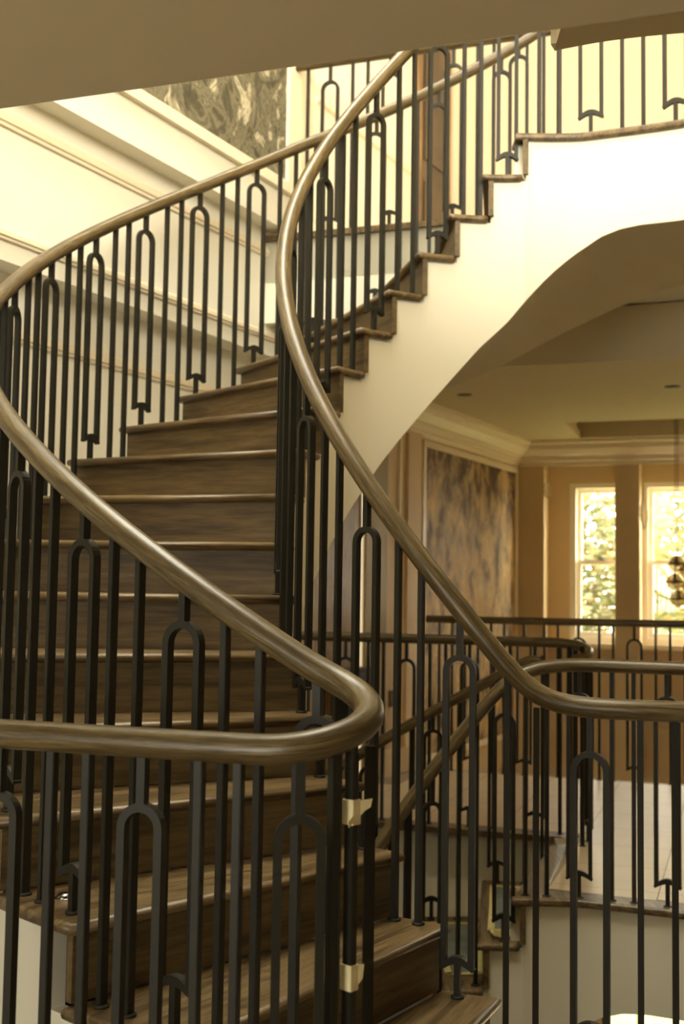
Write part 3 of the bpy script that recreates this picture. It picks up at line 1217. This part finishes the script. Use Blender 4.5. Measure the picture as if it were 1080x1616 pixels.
# chandelier of glass globes
cu, cw_ = -0.395, 8.9
t = thing('chandelier', 'hanging chandelier of clear glass globes with brass bands', 'chandelier', uw(cu, cw_, 1.52))
b = t.location
link('ceiling_rose', lathe_mesh('ceiling_rose', [(.09, -.03), (.1, -.01), (.1, 0)], 20), BRASS, t)
GL = lathe_mesh('globe', [(.006, -.062)] + [(.062 * sin(pi * i / 10), -.062 * cos(pi * i / 10)) for i in range(1, 10)] + [(.006, .062)], 18)
GB = lathe_mesh('band', [(.064, -.006), (.068, -.004), (.068, .004), (.064, .006)], 18)
GH = lathe_mesh('bulb_holder', [(.004, -.02), (.016, -.012), (.02, 0), (.016, .02), (.008, .05), (.008, .07)], 12)
GH.materials.append(BRASS)
GL.materials.append(GLOBE)
GB.materials.append(BRASS)
for (du, dw, z) in ((-.06, 0, .267), (-.075, .02, .137), (-.048, -.02, .012), (.08, .04, .34), (.1, -.03, .18), (.07, .05, .06), (.02, -.09, .22), (.03, .1, .10)):
    p = uw(cu + du, cw_ + dw, z)
    lp = (p[0] - b.x, p[1] - b.y, p[2] - b.z)
    g = link('globe', GL, None, t, lp)
    link('band', GB, None, g)
    link('bulb_holder', GH, None, g)
    link('wire', tube_mesh('wire', [(lp[0], lp[1], lp[2] + .06), (lp[0] * .9, lp[1] * .9, 0)], .0022, seg=5), BRASS, t)

# masking tape left on a baluster of the near rail, door-stop dome
def near_bar_at(xpx):
    best = None
    for o in bpy.data.objects:
        if o.name.startswith('baluster') and o.parent and 'wall-side' in o.parent.get('label', ''):
            p = o.parent.location + o.location
            if abs(p.z - FLOOR) > .01 or p.y > 2.6:
                continue
            x = 540 + p.x / p.y * FPX - 4
            if best is None or abs(x - xpx) < best[0]:
                best = (abs(x - xpx), p.copy(), o.rotation_euler.z)
    return best


nb = near_bar_at(555)
for z, lab, flag in ((-.364, 'upper torn strip of pale masking tape on a near baluster', 1), (-.636, 'lower strip of pale masking tape on a near baluster', 0)):
    t = thing('masking_tape', lab, 'tape', (nb[1].x, nb[1].y, z))
    t.rotation_euler = (0, 0, nb[2] + pi)
    link('wrap', box_mesh('wrap', -.0105, .0105, -.0125, .0125, -.021, .021, .001), PALETAPE, t)
    if flag:
        link('torn_end', mesh_py('torn_end', [(.0095, -.0128, .019), (.034, -.018, .02), (.030, -.017, .006), (.018, -.014, .0), (.0095, -.0128, -.006),
                                              (.0095, -.0118, .019), (.034, -.017, .02), (.030, -.016, .006), (.018, -.013, .0), (.0095, -.0118, -.006)],
                                 [(0, 1, 2, 3, 4), (9, 8, 7, 6, 5), (0, 1, 6, 5), (1, 2, 7, 6), (2, 3, 8, 7), (3, 4, 9, 8), (4, 0, 5, 9)]), PALETAPE, t)
        link('torn_end', mesh_py('torn_end', [(-.0095, -.0128, -.004), (-.026, -.016, -.012), (-.024, -.016, -.022), (-.0095, -.0128, -.016),
                                              (-.0095, -.0118, -.004), (-.026, -.015, -.012), (-.024, -.015, -.022), (-.0095, -.0118, -.016)],
                                 [(0, 1, 2, 3), (7, 6, 5, 4), (0, 1, 5, 4), (1, 2, 6, 5), (2, 3, 7, 6), (3, 0, 4, 7)]), PALETAPE, t)
    else:
        link('torn_end', mesh_py('torn_end', [(.0095, -.0128, .02), (.021, -.015, .019), (.018, -.0145, -.004), (.0095, -.0128, -.012),
                                              (.0095, -.0118, .02), (.021, -.014, .019), (.018, -.0135, -.004), (.0095, -.0118, -.012)],
                                 [(0, 1, 2, 3), (7, 6, 5, 4), (0, 1, 5, 4), (1, 2, 6, 5), (2, 3, 7, 6), (3, 0, 4, 7)]), PALETAPE, t)

a = ang_o(2.62)
p = pol(1.664, a)
t = thing('dome_stop', 'small polished metal dome on the end of a lower oak tread', 'dome', (p[0], p[1], tz(2)))
link('dome', lathe_mesh('dome', [(.017, 0), (.0165, .003), (.0145, .007), (.010, .0105), (.004, .012), (.0005, .0122)], 20), STEEL, t)
link('rim', lathe_mesh('rim', [(.0195, 0), (.0195, .0015), (.017, .002)], 20), STEEL, t)
t.scale = (1.15, 1.15, 1.0)

# protective film taped over the treads of the lower flight
for k, nm in ((16, 'top'), (15, 'second'), (14, 'third'), (13, 'fourth')):
    z = tz(k) - STOREY
    t = thing('protective_film', 'grey-blue protective film taped over the %s tread of the lower staircase' % nm, 'film', (CX, CY, z), 'films on the lower treads')

    def q(r, ph):
        tt = (r - RI) / (RO - RI)
        ai, ao = ang_i(k + ph), ang_o(k + ph)
        a = ai + (ao - ai) * (tt * RO / r)
        return (r * cos(a), r * sin(a))

    ring_o = [q(.93, .26), q(1.3, .2), q(1.66, .15), q(1.66, .98), q(1.3, 1.02), q(.93, 1.08)]
    link('sheet', prism_mesh('sheet', ring_o, .0005, .0025), FILM, t)
    for i in range(6):
        a0, b0 = Vector(ring_o[i]), Vector(ring_o[(i + 1) % 6])
        d_ = (b0 - a0).normalized()
        nn = Vector((-d_.y, d_.x)) * .022
        if (Vector((0, 0)) + Vector(q(1.3, .6)) - a0).dot(nn) < 0:
            nn = -nn
        link('tape_strip', prism_mesh('tape_strip', [tuple(a0 - nn * .3), tuple(b0 - nn * .3), tuple(b0 + nn), tuple(a0 + nn)], .0027, .0037), TAPE, t)

# crumpled tape at the head of the lower flight
p = pol(.86, ang_i(16.75))
me = bpy.data.meshes.new('crumpled_tape')
bm = bmesh.new()
bmesh.ops.create_grid(bm, x_segments=7, y_segments=5, size=.5)
for v_ in bm.verts:
    v_.co = Vector((v_.co.x * .09, v_.co.y * .05, .012 + random.uniform(-.009, .014) + .012 * sin(v_.co.x * 9)))
bm.to_mesh(me)
bm.free()
o = tag(link('crumpled_tape', me, TAPE, None, (p[0], p[1], tz(16) - STOREY + .002)), 'crumpled scrap of yellow tape on the top lower tread', 'tape')
o.modifiers.new('thick', 'SOLIDIFY').thickness = .0015

# ------------------------------------------------------------------ garden beyond the windows
struct(link('ground', prism_mesh('ground', [uw(-12, 10.4), uw(14, 10.4), uw(14, 40), uw(-12, 40)], -4.6, -4.4), LAWN), 'lawn outside the windows')


def tree(u, w, hgt, rad, zc, cols, label, seed):
    rnd = random.Random(seed)
    base = uw(u, w, -4.4)
    t = thing('tree', label, 'tree', base, 'autumn trees outside the windows')
    link('trunk', tube_mesh('trunk', [(0, 0, 0), (.05, .02, hgt * .35), (-.04, .05, hgt * .7), (.0, .0, hgt * .92)], .11, seg=8), BARK, t)
    for j in range(5):
        a = rnd.uniform(0, 6.28)
        link('branch', tube_mesh('branch', [(0, 0, hgt * (.4 + .09 * j)), (cos(a) * rad * .4, sin(a) * rad * .4, hgt * (.5 + .09 * j)), (cos(a) * rad * .8, sin(a) * rad * .8, hgt * (.56 + .09 * j))], .03, seg=6), BARK, t)
    for ci, c in enumerate(cols):
        v, f = [], []
        for i in range(2600):
            while True:
                x, y, z = rnd.uniform(-1, 1), rnd.uniform(-1, 1), rnd.uniform(-1, 1)
                if x * x + y * y + z * z < 1:
                    break
            c0 = Vector((x * rad, y * rad, zc + z * rad * 1.25))
            # clump the leaves
            c0 += Vector((sin(c0.z * 3 + ci * 2) * .25, cos(c0.x * 4 + ci) * .25, sin(c0.y * 3 + ci) * .2))
            s = rnd.uniform(.045, .085)
            m = Matrix.Rotation(rnd.uniform(0, 6.28), 3, 'Z') @ Matrix.Rotation(rnd.uniform(0, 3.14), 3, 'X')
            i0 = len(v)
            for q in ((-s, 0, 0), (0, s * .5, .02), (s, 0, 0), (0, -s * .5, .02)):
                v.append(c0 + m @ Vector(q))
            f.append((i0, i0 + 1, i0 + 2, i0 + 3))
        me = bpy.data.meshes.new('foliage')
        me.from_pydata([tuple(q) for q in v], [], f)
        o = link('foliage', me, c, t)
        o['kind'] = 'stuff'


LG = leaf_mat('leaf_green', (0.105, 0.125, 0.05))
LY = leaf_mat('leaf_yellow', (0.255, 0.205, 0.07))
LP = leaf_mat('leaf_pale', (0.25, 0.24, 0.145))
tree(-1.95, 14.2, 6.2, 1.25, 4.5, (LY, LG, LP), 'yellowing tree outside the window beside the first pier', 1)
tree(-0.35, 17.3, 6.6, 1.5, 4.7, (LY, LP, LG), 'yellow-green tree outside the window by the chandelier', 2)
tree(2.3, 14.6, 6.0, 1.4, 4.2, (LP, LG, LY), 'pale green tree outside the further sash windows', 3)
tree(-1.5, 22.5, 8.6, 2.9, 5.6, (LP, LY, LP), 'taller pale tree rising behind the garden trees', 4)
